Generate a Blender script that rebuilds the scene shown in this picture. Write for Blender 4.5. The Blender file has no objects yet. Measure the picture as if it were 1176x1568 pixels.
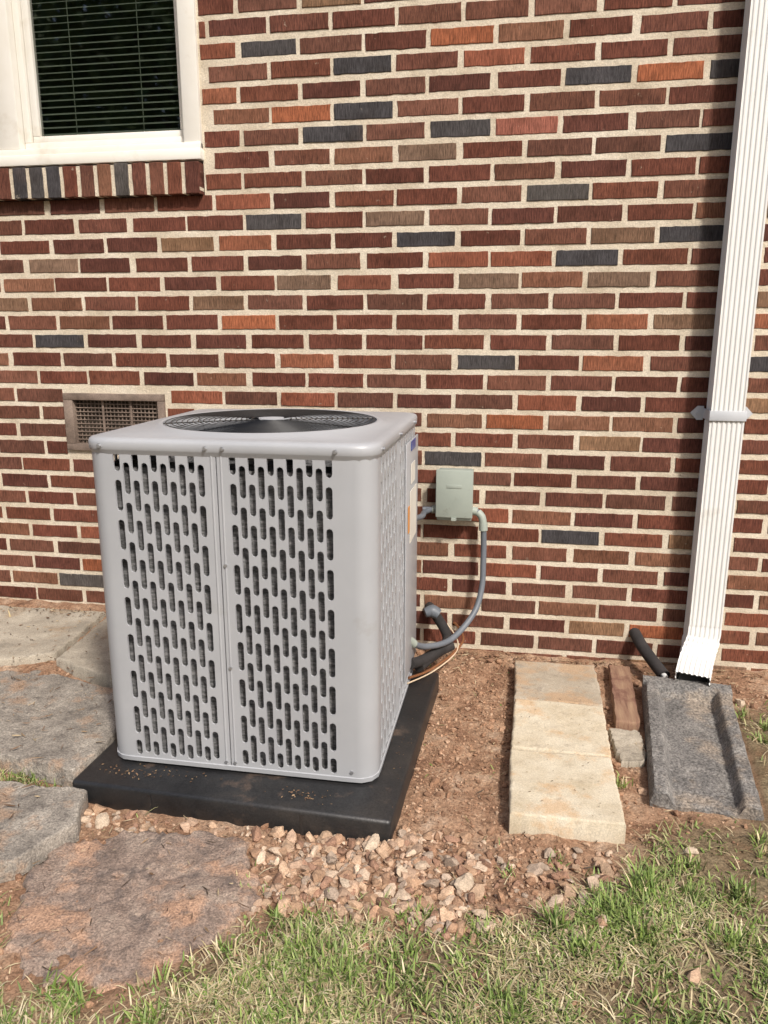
import bpy, bmesh, math, random
import numpy as np
from mathutils import Vector, Matrix, noise
random.seed(7); rng=np.random.default_rng(7)
R=math.radians
scene=bpy.context.scene

# ------------------------------------------------------------------ helpers
def nz(x,y,z=0.0): return noise.noise(Vector((x,y,z)))
def sstep(a,b,x):
    t=min(1,max(0,(x-a)/(b-a))); return t*t*(3-2*t)
def empty(name):
    e=bpy.data.objects.new(name,None); scene.collection.objects.link(e); e.empty_display_size=.1; return e
def mk(name,verts,faces,mats,parent=None,smooth=None,col=None,midx=None):
    me=bpy.data.meshes.new(name); me.from_pydata(verts,[],faces)
    if not isinstance(mats,(list,tuple)): mats=[mats]
    for m in mats: me.materials.append(m)
    if midx is not None: me.polygons.foreach_set('material_index',midx)
    if col is not None:
        a=me.color_attributes.new('Col','FLOAT_COLOR','POINT')
        a.data.foreach_set('color',np.asarray(col,dtype=np.float32).ravel())
    if smooth is not None:
        me.polygons.foreach_set('use_smooth',[True]*len(me.polygons))
        if smooth<179: me.set_sharp_from_angle(angle=R(smooth))
    me.update()
    o=bpy.data.objects.new(name,me); scene.collection.objects.link(o)
    if parent: o.parent=parent
    return o
class MB:
    def __init__(s): s.v=[]; s.f=[]; s.m=[]
    def add(s,v,f,m=0):
        o=len(s.v); s.v+= [tuple(p) for p in v]; s.f+=[tuple(i+o for i in q) for q in f]; s.m+=[m]*len(f)
    def box(s,x0,x1,y0,y1,z0,z1,m=0,ch=0.0):
        if ch<=0:
            v=[(x,y,z) for z in(z0,z1) for y in(y0,y1) for x in(x0,x1)]
            s.add(v,[(0,2,3,1),(4,5,7,6),(0,1,5,4),(1,3,7,5),(3,2,6,7),(2,0,4,6)],m)
        else:
            bm=bmesh.new(); bmesh.ops.create_cube(bm,size=1)
            for q in bm.verts: q.co=Vector(((x0+x1)/2+q.co.x*(x1-x0),(y0+y1)/2+q.co.y*(y1-y0),(z0+z1)/2+q.co.z*(z1-z0)))
            bmesh.ops.bevel(bm,geom=bm.edges[:],offset=ch,segments=2,affect='EDGES',profile=.5)
            bm.verts.index_update(); s.add([q.co for q in bm.verts],[[q.index for q in f.verts] for f in bm.faces],m); bm.free()
    def tube(s,pts,r,n=10,m=0,cap=True,interp=6):
        pts=catmull(pts,interp) if interp>1 and len(pts)>2 else [Vector(p) for p in pts]
        k=len(pts); rs=r if isinstance(r,(list,tuple)) else [r]*k
        if len(rs)!=k: rs=list(np.interp(np.linspace(0,1,k),np.linspace(0,1,len(rs)),rs))
        v=[];prev=None
        for i,p in enumerate(pts):
            t=(pts[min(i+1,k-1)]-pts[max(i-1,0)]).normalized()
            if prev is None:
                a=Vector((0,0,1)) if abs(t.z)<.9 else Vector((1,0,0)); nrm=t.cross(a).normalized()
            else: nrm=(prev-t*prev.dot(t)).normalized()
            prev=nrm; b=t.cross(nrm)
            for j in range(n):
                an=2*math.pi*j/n; v.append(p+(nrm*math.cos(an)+b*math.sin(an))*rs[i])
        f=[(i*n+j,i*n+(j+1)%n,(i+1)*n+(j+1)%n,(i+1)*n+j) for i in range(k-1) for j in range(n)]
        if cap: f+= [tuple(range(n))[::-1],tuple((k-1)*n+j for j in range(n))]
        s.add(v,f,m)
    def cyl(s,p0,p1,r,n=16,m=0): s.tube([p0,p1],r,n,m,True,1)
    def obj(s,name,mats,parent=None,smooth=None): return mk(name,s.v,s.f,mats,parent,smooth,midx=s.m)
def catmull(P,n):
    P=[Vector(p) for p in P]; out=[]
    for i in range(len(P)-1):
        a=P[max(i-1,0)];b=P[i];c=P[i+1];d=P[min(i+2,len(P)-1)]
        for j in range(n):
            t=j/n; out.append(.5*((2*b)+(c-a)*t+(2*a-5*b+4*c-d)*t*t+(3*b-a-3*c+d)*t**3))
    out.append(P[-1]); return out

# ------------------------------------------------------------------ materials
def material(name,cols,scale=5,rough=.6,bump=.2,bscale=60,bdist=.003,mapping=(1,1,1),metal=0,attr=False,spec=.5,detail=5,spots=None,grain=None,spots2=None,bmap=None):
    """base noise ramp (x vertex colour) x fine grain, + one or two layers of stains, + bump"""
    m=bpy.data.materials.new(name); m.use_nodes=True; nt=m.node_tree; N=nt.nodes; L=nt.links
    bs=N['Principled BSDF']; tc=N.new('ShaderNodeTexCoord')
    def noi(sc,det=5,mapv=None,rg=.65):
        n=N.new('ShaderNodeTexNoise'); n.inputs['Scale'].default_value=sc; n.inputs['Detail'].default_value=det; n.inputs['Roughness'].default_value=rg
        if mapv:
            mp=N.new('ShaderNodeMapping'); mp.inputs['Scale'].default_value=mapv; L.new(tc.outputs['Object'],mp.inputs[0]); L.new(mp.outputs[0],n.inputs['Vector'])
        else: L.new(tc.outputs['Object'],n.inputs['Vector'])
        return n.outputs['Fac']
    def ramp(src,cs,a=.3,b=.7):
        cr=N.new('ShaderNodeValToRGB'); e=cr.color_ramp.elements
        while len(e)<len(cs): e.new(.5)
        for i,c in enumerate(cs): e[i].position=a+(b-a)*i/max(1,len(cs)-1); e[i].color=(*c,1)
        L.new(src,cr.inputs[0]); return cr.outputs[0]
    def mix(a,b,fac=None,mode='MIX'):
        mx=N.new('ShaderNodeMix'); mx.data_type='RGBA'; mx.blend_type=mode
        if fac is None: mx.inputs[0].default_value=1
        else: L.new(fac,mx.inputs[0])
        L.new(a,mx.inputs[6])
        if isinstance(b,tuple): mx.inputs[7].default_value=(*b,1)
        else: L.new(b,mx.inputs[7])
        return mx.outputs[2]
    out=ramp(noi(scale,detail,mapping if mapping!=(1,1,1) else None),cols)
    if attr:
        at=N.new('ShaderNodeAttribute'); at.attribute_name='Col'; out=mix(at.outputs['Color'],out,None,'MULTIPLY')
    for sp in (spots,spots2):
        if sp:
            sc,thr,c,amt=sp; out=mix(out,c,ramp(noi(sc,5,(1,1.07,1) if sp is spots else (1.05,1,1.1)),[(0,0,0),(amt,amt,amt)],thr,thr+.10))
    if grain:
        gm,lo,hi=grain
        out=mix(out,ramp(noi(1,3,gm,.7),[(lo,lo,lo),(hi,hi,hi)],.34,.66),None,'MULTIPLY')
    L.new(out,bs.inputs['Base Color'])
    bs.inputs['Roughness'].default_value=rough; bs.inputs['Metallic'].default_value=metal; bs.inputs['Specular IOR Level'].default_value=spec
    if bump>0:
        bp=N.new('ShaderNodeBump'); bp.inputs['Strength'].default_value=bump; bp.inputs['Distance'].default_value=bdist
        L.new(noi(bscale if not bmap else 1,4,bmap or (mapping if mapping!=(1,1,1) else None),.7),bp.inputs['Height']); L.new(bp.outputs[0],bs.inputs['Normal'])
    return m
M_brick=material('brick_clay',[(.72,.68,.64),(1.0,1.0,1.0),(1.28,1.28,1.28)],scale=11,rough=.85,bump=.8,bmap=(300,60,38),bdist=.004,attr=True,spots=(33,.66,(.50,.43,.33),.6),spots2=(2.2,.60,(.20,.115,.07),.18),grain=((270,60,30),.52,1.46),spec=.2)
M_mortar=material('mortar',[(.52,.44,.33),(.66,.58,.46),(.77,.70,.58)],scale=7,rough=.95,bump=.8,bscale=170,bdist=.004,spec=.1,grain=((220,220,220),.80,1.08),spots=(3.5,.57,(.46,.34,.24),.45),spots2=(13,.62,(.36,.28,.2),.5))
M_acgrey=material('grey_painted_metal',[(.335,.345,.365),(.36,.37,.39),(.385,.395,.415)],scale=3,rough=.38,bump=.04,bscale=300,bdist=.001,spots=(9,.64,(.27,.255,.23),.28),spots2=(60,.70,(.20,.17,.14),.4))
M_coil=material('coil_fins',[(.06,.06,.062),(.22,.22,.225),(.50,.50,.51)],scale=1,rough=.5,bump=.8,bdist=.006,mapping=(50,50,160),metal=.2)
M_black=material('black_metal_wire',[(.012,.012,.014),(.03,.03,.03)],rough=.4,bump=0)
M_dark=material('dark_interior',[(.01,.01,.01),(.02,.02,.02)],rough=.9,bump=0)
M_blade=material('fan_metal',[(.36,.38,.41),(.48,.50,.53)],rough=.45,bump=0,metal=0)
M_pad=material('black_plastic_pad',[(.010,.010,.011),(.018,.018,.019),(.032,.029,.027)],scale=6,rough=.42,bump=.3,bscale=90,bdist=.002,spots=(9,.60,(.14,.095,.07),.45),grain=((200,200,200),.7,1.3))
M_white=material('white_painted_aluminium',[(.70,.70,.68),(.76,.76,.745)],scale=4,rough=.4,bump=.05,bscale=40,bdist=.002,spots=(6,.62,(.52,.48,.41),.4),spots2=(45,.68,(.35,.3,.24),.4))
M_vinyl=material('white_vinyl',[(.70,.67,.60),(.78,.765,.72)],scale=3,rough=.5,bump=.05,spots=(5,.58,(.5,.44,.34),.4))
M_ventm=material('vent_metal',[(.10,.075,.06),(.20,.15,.12),(.27,.21,.17)],scale=12,rough=.7,bump=.3,bscale=120,bdist=.001,grain=((200,200,200),.8,1.2))
M_boxg=material('grey_green_enclosure',[(.27,.31,.275),(.33,.37,.33)],scale=6,rough=.55,bump=.15,bscale=200,bdist=.001,spots=(30,.62,(.22,.22,.18),.4))
M_conduit=material('grey_pvc_conduit',[(.105,.12,.14),(.145,.16,.185)],scale=10,rough=.5,bump=.05)
M_galv=material('galvanised_metal',[(.35,.36,.38),(.50,.51,.53)],scale=30,rough=.35,metal=.7,bump=.05)
M_foam=material('pipe_insulation',[(.015,.014,.014),(.035,.03,.03)],scale=20,rough=.85,bump=.4,bscale=120)
M_copper=material('copper_pipe',[(.45,.20,.10),(.6,.3,.15)],rough=.4,metal=.8,bump=0)
M_wire=material('thermostat_wire',[(.55,.42,.30),(.6,.5,.36)],rough=.5,bump=0)
M_label=material('paper_label',[(.62,.58,.50),(.7,.68,.62)],rough=.5,bump=0)
M_orange=material('orange_label',[(.55,.22,.06),(.6,.27,.08)],rough=.5,bump=0)
M_blue=material('blue_badge',[(.03,.06,.25),(.05,.08,.30)],rough=.3,bump=0)
M_paver=material('concrete_paver',[(.46,.38,.26),(.56,.49,.37),(.64,.58,.46)],scale=7,rough=.9,bump=.5,bscale=120,bdist=.002,spots=(7,.54,(.54,.33,.16),.55),spots2=(19,.60,(.33,.27,.20),.5),grain=((260,260,260),.78,1.12))
M_paverg=material('concrete_paver_dirty',[(.27,.23,.17),(.38,.325,.25),(.46,.40,.315)],scale=8,rough=.9,bump=.6,bscale=120,bdist=.002,spots=(6,.52,(.48,.29,.15),.55),spots2=(16,.58,(.20,.17,.14),.5),grain=((260,260,260),.72,1.15))
M_slab=material('concrete_slab',[(.25,.22,.175),(.37,.325,.26),(.47,.42,.34)],scale=7,rough=.9,bump=.6,bscale=80,bdist=.004,spots=(6,.55,(.33,.23,.14),.5),spots2=(21,.60,(.15,.13,.11),.55),grain=((240,240,240),.72,1.2))
M_flag=material('weathered_flagstone',[(.16,.14,.12),(.265,.235,.20),(.38,.34,.29)],scale=12,rough=.92,bump=.9,bscale=70,bdist=.006,spots=(8,.54,(.38,.24,.15),.60),spots2=(24,.58,(.10,.085,.075),.65),grain=((210,210,210),.55,1.35))
M_flag2=material('red_flagstone',[(.17,.125,.10),(.27,.20,.16),(.38,.30,.24)],scale=14,rough=.95,bump=1,bscale=80,bdist=.007,spots=(7,.50,(.44,.26,.165),.75),spots2=(18,.55,(.12,.095,.085),.7),grain=((210,210,210),.55,1.35))
M_splash=material('aggregate_concrete',[(.11,.105,.10),(.19,.18,.17),(.27,.255,.235)],scale=14,rough=.9,bump=1,bscale=130,bdist=.006,spots=(5,.52,(.36,.29,.22),.6),spots2=(12,.58,(.08,.072,.066),.55),grain=((150,150,150),.42,1.55))
M_wood=material('weathered_red_wood',[(.18,.085,.06),(.34,.20,.13),(.45,.30,.19)],scale=1,rough=.9,bump=.8,bdist=.004,mapping=(60,6,20),spots=(9,.52,(.16,.05,.045),.6))
M_gravel=material('gravel_stone',[(.75,.75,.75),(1,1,1),(1.2,1.2,1.2)],scale=60,rough=.95,bump=.5,bscale=200,bdist=.002,attr=True,spec=.15,grain=((320,320,320),.7,1.2))
M_grass=material('grass_blade',[(.8,.8,.8),(1.1,1.1,1.1)],scale=8,rough=.6,bump=0,attr=True,spec=.25)
M_leaf=material('tree_leaf',[(.04,.09,.02),(.09,.17,.045),(.12,.20,.06)],scale=2,rough=.6,bump=0)
M_bark=material('bark',[(.05,.035,.025),(.12,.09,.07)],scale=9,rough=.95,bump=.8,bscale=20,bdist=.02)
M_blind=material('window_blind',[(.36,.38,.33),(.44,.46,.40)],rough=.6,bump=0)
M_room=material('dark_room',[(.05,.06,.045),(.08,.09,.07)],rough=.9,bump=0)
M_roof=material('asphalt_shingle',[(.04,.04,.04),(.10,.09,.085)],scale=20,rough=.95,bump=.5)
M_glass=bpy.data.materials.new('window_glass'); M_glass.use_nodes=True; nt=M_glass.node_tree; nt.nodes.clear()
o=nt.nodes.new('ShaderNodeOutputMaterial'); mx=nt.nodes.new('ShaderNodeMixShader'); tr=nt.nodes.new('ShaderNodeBsdfTransparent'); gl=nt.nodes.new('ShaderNodeBsdfGlossy')
lw=nt.nodes.new('ShaderNodeLayerWeight'); lw.inputs['Blend'].default_value=.35
ad=nt.nodes.new('ShaderNodeMath'); ad.operation='MULTIPLY_ADD'; ad.inputs[1].default_value=.6; ad.inputs[2].default_value=.10
nt.links.new(lw.outputs['Fresnel'],ad.inputs[0])
tr.inputs[0].default_value=(.66,.72,.66,1); gl.inputs['Roughness'].default_value=.02
nt.links.new(ad.outputs[0],mx.inputs[0]); nt.links.new(tr.outputs[0],mx.inputs[1]); nt.links.new(gl.outputs[0],mx.inputs[2]); nt.links.new(mx.outputs[0],o.inputs[0])

# ------------------------------------------------------------------ HOUSE
house=empty('brick_house')
PITCH=.0677; MOD=.213; BL=.197; BH=.0485; Z0=1.376
WX0,WX1,WZ0,WZ1=-2.72,-1.115,1.765,3.0     # window opening
SZ0=1.645
VX0,VX1,VZ0,VZ1=-1.727,-1.314,.735,.955    # vent
openings=[(WX0,WX1,SZ0-.004,WZ1),(VX0,VX1,VZ0,VZ1)]
XL,XR,ZT=-5.2,3.6,2.95
maroon=[(.130,.045,.029),(.114,.040,.027),(.145,.052,.032),(.100,.037,.027),(.140,.058,.038),(.124,.048,.033),(.120,.052,.036)]
brown=[(.170,.076,.046),(.185,.087,.053),(.155,.067,.045)]
tan=[(.205,.118,.068),(.18,.105,.066),(.165,.105,.072)]
orange=[(.28,.095,.046),(.24,.09,.050),(.21,.072,.042)]
blue=[(.054,.050,.053),(.064,.058,.058),(.080,.071,.066)]
special={(0,0):tan[2],(0,-2):tan[2],(0,-5):tan[2],(1,0):blue[0],(2,1):blue[0],(2,-3):blue[0],(3,-3):tan[2],(4,-1):blue[2],(6,1):blue[0],(7,-4):blue[0],(7,-2):blue[1],(7,-1):(.27,.10,.07),(8,-4):blue[0],(8,-5):orange[0],(9,0):blue[0],(10,-4):blue[0],(9,2):blue[1],(11,-5):blue[1],(-4,-5):orange[1],(-4,-2):blue[1],(-4,0):orange[1],(-13,0):blue[0],(1,-1):orange[2],(1,-2):orange[2],(-2,0):orange[1],(-2,1):tan[1],(-2,2):orange[1],(12,2):blue[0],(11,-2):orange[0],(8,2):blue[2],(5,1):maroon[0]}
def clampg(s,l): return max(-l,min(l,random.gauss(0,s)))
def brick_mesh(mb,cols,x0,x1,z0,z1,c,yf=0.0,yb=.02):
    w=x1-x0; h=z1-z0
    nx=max(2,int(w/.016)); nzz=max(2,int(h/.016))
    pts=[(x0+w*i/nx,z0) for i in range(nx)]+[(x1,z0+h*i/nzz) for i in range(nzz)]+[(x1-w*i/nx,z1) for i in range(nx)]+[(x0,z1-h*i/nzz) for i in range(nzz)]
    n=len(pts); cx=(x0+x1)/2; cz=(z0+z1)/2; v=[]
    jit=[(random.gauss(0,.0007),random.gauss(0,.0006)) for _ in pts]
    tilt=clampg(.010,.015); dy=clampg(.0007,.0011); rz=random.gauss(0,.003)
    def ring(ins,y):
        for (px,pz),(jx,jz) in zip(pts,jit):
            qx=px+jx; qz=pz+jz
            qx+= ins*(1 if px<x0+1e-5 else (-1 if px>x1-1e-5 else 0)); qz+=ins*(1 if pz<z0+1e-5 else(-1 if pz>z1-1e-5 else 0))
            v.append((qx,y+dy+tilt*(pz-cz),qz+rz*(px-cx)))
    ring(0,yb); ring(0,yf+.002); ring(.0010,yf+.0004); ring(.0024,yf)
    f=[]
    for r in range(3):
        for j in range(n): f.append((r*n+j,r*n+(j+1)%n,(r+1)*n+(j+1)%n,(r+1)*n+j))
    f.append(tuple(3*n+j for j in range(n)))
    mb.add(v,f); cols+= [(*c,1)]*len(v)
def pick(x,z):
    r=random.random()
    mixd=.86 if x<-.4 else .80
    if z>1.2 and x>-1.2: mixd=.72
    if z<.55: mixd=.56
    if r<mixd: c=random.choice(maroon)
    else:
        r=(r-mixd)/(1-mixd)
        c=random.choice(brown if r<.54 else tan if r<.74 else orange if r<.94 else blue)
    k=random.uniform(.84,1.2); return (c[0]*k,c[1]*k,c[2]*k)
mb=MB(); cols=[]
for k in range(-22,24):
    zt=Z0+PITCH*k; zb=zt-BH
    if zt>ZT or zt<-.15: continue
    base=.204 if k%2==0 else .0975
    for n in range(-26,18):
        x0=base+MOD*n+random.gauss(0,.003); x1=base+MOD*n+BL+random.gauss(0,.003)
        if x1<XL or x0>XR: continue
        c=special.get((k,n)) or pick(x0,zt)
        segs=[(x0,x1)]
        for ox0,ox1,oz0,oz1 in openings:
            if zt>oz0+.012 and zb<oz1-.012:
                ns=[]
                for a,b in segs:
                    if b<ox0-.003 or a>ox1+.003: ns.append((a,b)); continue
                    if a<ox0-.02: ns.append((a,ox0-.006))
                    if b>ox1+.02: ns.append((ox1+.008,b))
                segs=ns
        for a,b in segs:
            if b-a>.02: brick_mesh(mb,cols,a,b,zb+random.gauss(0,.0010),zt+random.gauss(0,.0010),c)
mk('brick_courses',mb.v,mb.f,M_brick,house,col=cols)
mb=MB(); cols=[]; x=WX1-.004
while x>WX0-.02:
    r=random.random(); c=random.choice(maroon if r<.78 else brown if r<.90 else blue)
    if len(cols)==0: c=maroon[3]
    brick_mesh(mb,cols,x-.050,x,SZ0+.004,WZ0-.012+random.gauss(0,.001),c,yf=-.034,yb=.01)
    x-=.0655
mk('rowlock_sill_bricks',mb.v,mb.f,M_brick,house,col=cols)
mb=MB(); mb.box(WX0,WX1-.005,-.029,.10,SZ0+.005,WZ0-.014); mb.obj('rowlock_mortar',M_mortar,house)
mb=MB(); xs=[XL,WX0,VX0,VX1,WX1,XR]; zs=[-.3,VZ0,VZ1,SZ0,WZ1,3.02]
for i in range(5):
    for j in range(5):
        cx=(xs[i]+xs[i+1])/2; cz=(zs[j]+zs[j+1])/2
        if any(a<cx<b and c<cz<d for a,b,c,d in openings): continue
        v=[(xs[i],.0030,zs[j]),(xs[i+1],.0030,zs[j]),(xs[i+1],.0030,zs[j+1]),(xs[i],.0030,zs[j+1])]
        v+=[(a,.12,c) for a,b,c in v]
        mb.add(v,[(0,1,2,3),(5,4,7,6),(0,4,5,1),(3,2,6,7),(0,3,7,4),(1,5,6,2)])
mb.obj('mortar_wall',M_mortar,house)
mb=MB(); mb.box(XL,XL+.12,.13,7,-.3,3.02); mb.box(XR-.12,XR,.13,7,-.3,3.02); mb.box(XL,XR,7.0,7.12,-.3,3.02); mb.obj('side_walls',M_mortar,house)
mb=MB(); mb.box(XL-.3,XR+.3,-.42,-.40,2.98,3.16); mb.box(XL-.3,XR+.3,-.40,.0,3.03,3.05); mb.obj('soffit_fascia',M_vinyl,house)
mb=MB(); yc=3.5; mb.add([(XL-.3,-.45,3.17),(XR+.3,-.45,3.17),(XR+.3,yc,5.0),(XL-.3,yc,5.0),(XL-.3,7.5,3.17),(XR+.3,7.5,3.17)],[(0,1,2,3),(3,2,5,4)]); mb.add([(XL,0,3.03),(XL,7,3.03),(XL,yc,4.9),(XR,0,3.03),(XR,7,3.03),(XR,yc,4.9)],[(0,1,2),(3,5,4)]); mb.obj('roof',M_roof,house)
# window
mb=MB()
mb.box(WX1-.062,WX1,-.012,.11,WZ0+.028,WZ1,0,.004)
mb.box(WX0,WX0+.062,-.012,.11,WZ0+.028,WZ1,0,.004)
mb.box(WX0,WX1+.004,-.030,.11,WZ0-.006,WZ0+.030,0,.004)
mb.box(WX0+.06,WX1-.0,-.018,.10,WZ0+.0305,WZ0+.052,0,.003)
mb.box(-1.885,-1.800,-.010,.11,WZ0+.054,WZ1,0,.004)
for a,b in ((-1.798,WX1-.064),(WX0+.064,-1.887)):
    mb.box(a,b,.020,.07,WZ0+.054,WZ0+.080,0,.003)
    mb.box(a,a+.024,.020,.07,WZ0+.080,WZ1,0,.003); mb.box(b-.014,b,.020,.07,WZ0+.080,WZ1,0,.003)
    a2=a+.026;b2=b-.016
    mb.box(a2,b2,.034,.062,WZ0+.082,WZ0+.104,0,.003)
    mb.box(a2,a2+.026,.034,.062,WZ0+.104,WZ1,0,.003); mb.box(b2-.012,b2,.034,.062,WZ0+.104,WZ1,0,.003)
mb.obj('window_frame',M_vinyl,house,smooth=40)
mb=MB(); mb.add([(WX0+.1,.050,WZ0+.09),(WX1-.085,.050,WZ0+.09),(WX1-.085,.050,WZ1),(WX0+.1,.050,WZ1)],[(0,1,2,3)]); mb.obj('window_glass',M_glass,house)
mb=MB(); z=WZ0+.07
while z<WZ1:
    for a,b in ((-1.79,-1.19),(-2.64,-1.90)):
        mb.add([(a,.074,z),(b,.074,z+random.gauss(0,.0006)),(b,.091,z+.0100),(a,.091,z+.0100)],[(0,1,2,3)])
    z+=.0225
for xx in (-1.62,-1.36): mb.box(xx-.001,xx+.001,.0715,.0730,WZ0+.07,WZ1)
mb.obj('window_blinds',M_blind,house)
mb=MB(); v=[(x,y,z) for z in(1.6,3.0) for y in(.125,1.2) for x in(WX0,WX1)]
mb.add(v,[(0,1,3,2),(4,6,7,5),(1,5,7,3),(2,3,7,6),(0,2,6,4)]); mb.obj('room_interior',M_room,house)

# foundation vent
vent=empty('foundation_vent'); mb=MB()
fw=.038
mb.box(VX0,VX1,-.010,.05,VZ1-.026,VZ1,0,.003); mb.box(VX0,VX1,-.010,.05,VZ0,VZ0+.026,0,.003)
mb.box(VX0,VX0+fw,-.0095,.05,VZ0+.026,VZ1-.026,0,.003); mb.box(VX1-fw+.01,VX1,-.0095,.05,VZ0+.026,VZ1-.026,0,.003)
ix0,ix1,iz0,iz1=VX0+fw,VX1-fw+.01,VZ0+.026,VZ1-.026
for i in range(1,22):
    x=ix0+(ix1-ix0)*i/22; mb.box(x-.0016,x+.0016,.016,.020,iz0,iz1)
for i in range(1,11):
    z=iz0+(iz1-iz0)*i/11; mb.box(ix0,ix1,.012,.018,z-.0016,z+.0016)
for i in (1,2): 
    x=ix0+(ix1-ix0)*i/3; mb.box(x-.004,x+.004,.008,.0118,iz0,iz1)
mb.obj('vent_frame_grille',M_ventm,vent,smooth=40)
mb=MB(); mb.box(VX0+.01,VX1-.01,.055,.06,VZ0+.01,VZ1-.01); mb.obj('vent_screen',material('vent_back',[(.05,.04,.03),(.15,.12,.09)],scale=20,rough=.9,bump=0),vent)

# ------------------------------------------------------------------ AIR CONDITIONER
ac=empty('air_conditioner_unit')
cx,cy,hh=-.683,-.652,.3615
ZB,ZP=.078,.913
def rot(i,x,y):
    for _ in range(i): x,y=-y,x
    return cx+x,cy+y
mb=MB()
def slotcell(side,u0,u1,z0,z1,uc,zc,w,h):
    zt=zc+h-w; zb=zc-h+w; inn=[]
    for a in (0,45,90,135,180): inn.append((uc+w*math.cos(R(a)),zt+w*math.sin(R(a))))
    for a in (180,225,270,315,360): inn.append((uc+w*math.cos(R(a)),zb+w*math.sin(R(a))))
    outp=[(u1,zt),(u1,z1),(uc,z1),(u0,z1),(u0,zt),(u0,zb),(u0,z0),(uc,z0),(u1,z0),(u1,zb)]
    v=[]
    for u,z in outp: x,y=rot(side,u,-hh); v.append((x,y,z))
    for u,z in inn: x,y=rot(side,u,-hh); v.append((x,y,z))
    for u,z in inn:
        x,y=rot(side,uc+(u-uc)*.93,-hh+.005); v.append((x,y,z))
    f=[]
    for j in range(10):
        k=(j+1)%10; f.append((j,10+j,10+k,k)); f.append((10+j,20+j,20+k,10+k))
    mb.add(v,[q[::-1] for q in f])
def quad(side,u0,u1,z0,z1,yo=0):
    v=[]
    for u,z in ((u0,z0),(u1,z0),(u1,z1),(u0,z1)):
        x,y=rot(side,u,-hh-yo); v.append((x,y,z))
    mb.add(v,[(0,1,2,3)])
def slotpanel(side,ua,ub,ncol,par=0):
    p=(ub-ua)/ncol
    for c in range(ncol):
        u0=ua+c*p;u1=u0+p;uc=(u0+u1)/2
        if (c+par)%2==0: cen=[(.879,.024)]+[(.795-.1005*k,.0395) for k in range(7)]+[(.112,.022)]
        else: cen=[(.838-.1*k,.0400) for k in range(8)]
        bounds=[ZP]+[ (cen[i][0]-cen[i][1]+cen[i+1][0]+cen[i+1][1])/2 for i in range(len(cen)-1)]+[ZB]
        for i,(zc,h) in enumerate(cen): slotcell(side,u0,u1,bounds[i+1],bounds[i],uc,zc,p*.37,h)
LM,RM=.072,.098
for s in range(4):
    a=-hh+LM; d=hh-RM; m0=-.050; m1=.006
    slotpanel(s,a,m0,10,0); slotpanel(s,m1,d,11,0)
    g=-.022
    quad(s,m0,g-.0015,ZB,ZP); quad(s,g+.0015,m1,ZB,ZP)
    for e in (g-.0015,g+.0015):
        v=[]
        for u,yy in ((e,-hh),(e,-hh+.01)):
            for z in (ZB,ZP):
                x,y=rot(s,u,yy); v.append((x,y,z))
        mb.add(v,[(0,1,3,2)])
    for u in (g-.012,g+.012):
        v=[]
        for z in (ZB+.01,ZP-.01):
            for du,dy in ((-.003,0),(-.001,.0015),(.001,.0015),(.003,0)):
                x,y=rot(s,u+du,-hh-dy-.0002); v.append((x,y,z))
        mb.add(v,[(0,1,5,4),(1,2,6,5),(2,3,7,6)])
    r=.05 ; plan=[(hh-RM,-hh),(hh-RM+.02,-hh)]
    for k in range(0,11):
        an=R(-90+9*k); plan.append((hh-r+r*math.cos(an),-hh+r+r*math.sin(an)))
    plan.append((hh,-hh+LM))
    v=[]
    for z in (ZB,ZP):
        for px,py in plan:
            x,y=rot(s,px,py); v.append((x,y,z))
    n=len(plan); mb.add(v,[(i,i+1,n+i+1,n+i) for i in range(n-1)])
mb.obj('louvred_side_panels',M_acgrey,ac,smooth=35)
def rsq(h,r,N=120):
    out=[]
    for i in range(N):
        t=2*math.pi*i/N; dx,dy=math.cos(t),math.sin(t)
        k=h/max(abs(dx),abs(dy)); x,y=dx*k,dy*k
        if abs(x)>h-r and abs(y)>h-r:
            sx=math.copysign(h-r,x); sy=math.copysign(h-r,y); b=dx*sx+dy*sy; cc=sx*sx+sy*sy-r*r
            k=b+math.sqrt(max(0,b*b-cc)); x,y=dx*k,dy*k
        out.append((x,y))
    return out
def rings(mb,rs,m=0,N=120):
    v=[]
    for pts,z in rs: v+=[(cx+x,cy+y,z) for x,y in pts]
    f=[(i*N+j,i*N+(j+1)%N,(i+1)*N+(j+1)%N,(i+1)*N+j) for i in range(len(rs)-1) for j in range(N)]
    mb.add(v,f,m)
circ=lambda r,N=120:[(r*math.cos(2*math.pi*i/N),r*math.sin(2*math.pi*i/N)) for i in range(N)]
mb=MB(); T=.017; E=.0045
rings(mb,[(rsq(.357+E,.05),.880+T),(rsq(.3625+E,.055),.8905+T),(rsq(.3640+E,.056),.893+T),(rsq(.3640+E,.056),.908+T),(rsq(.3615+E,.054),.9145+T),(rsq(.356+E,.05),.9185+T),(rsq(.340+E,.045),.9205+T),(circ(.317),.922+T),(circ(.306),.9295+T),(circ(.300),.9305+T),(circ(.294),.9285+T),(circ(.291),.915+T),(circ(.289),.86+T)])
mb.obj('top_lid',M_acgrey,ac,smooth=35)
mb=MB()
rings(mb,[(rsq(.30,.03),.076),(rsq(.356,.05),.070),(rsq(.3630,.05),.072),(rsq(.3640,.05),.084),(rsq(.3615,.05),.0855)])
mb.obj('base_pan',M_acgrey,ac,smooth=35)
mb=MB(); 
for sx in(-1,1):
    for sy in(-1,1): mb.box(cx+sx*.29-.03,cx+sx*.29+.03,cy+sy*.29-.03,cy+sy*.29+.03,.060,.074)
mb.obj('feet',M_dark,ac)
mb=MB(); rings(mb,[(rsq(.338,.05),.08),(rsq(.338,.05),.862)]); rings(mb,[(rsq(.29,.04),.08),(rsq(.29,.04),.87)]); mb.obj('coil',M_coil,ac,smooth=40)
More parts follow.
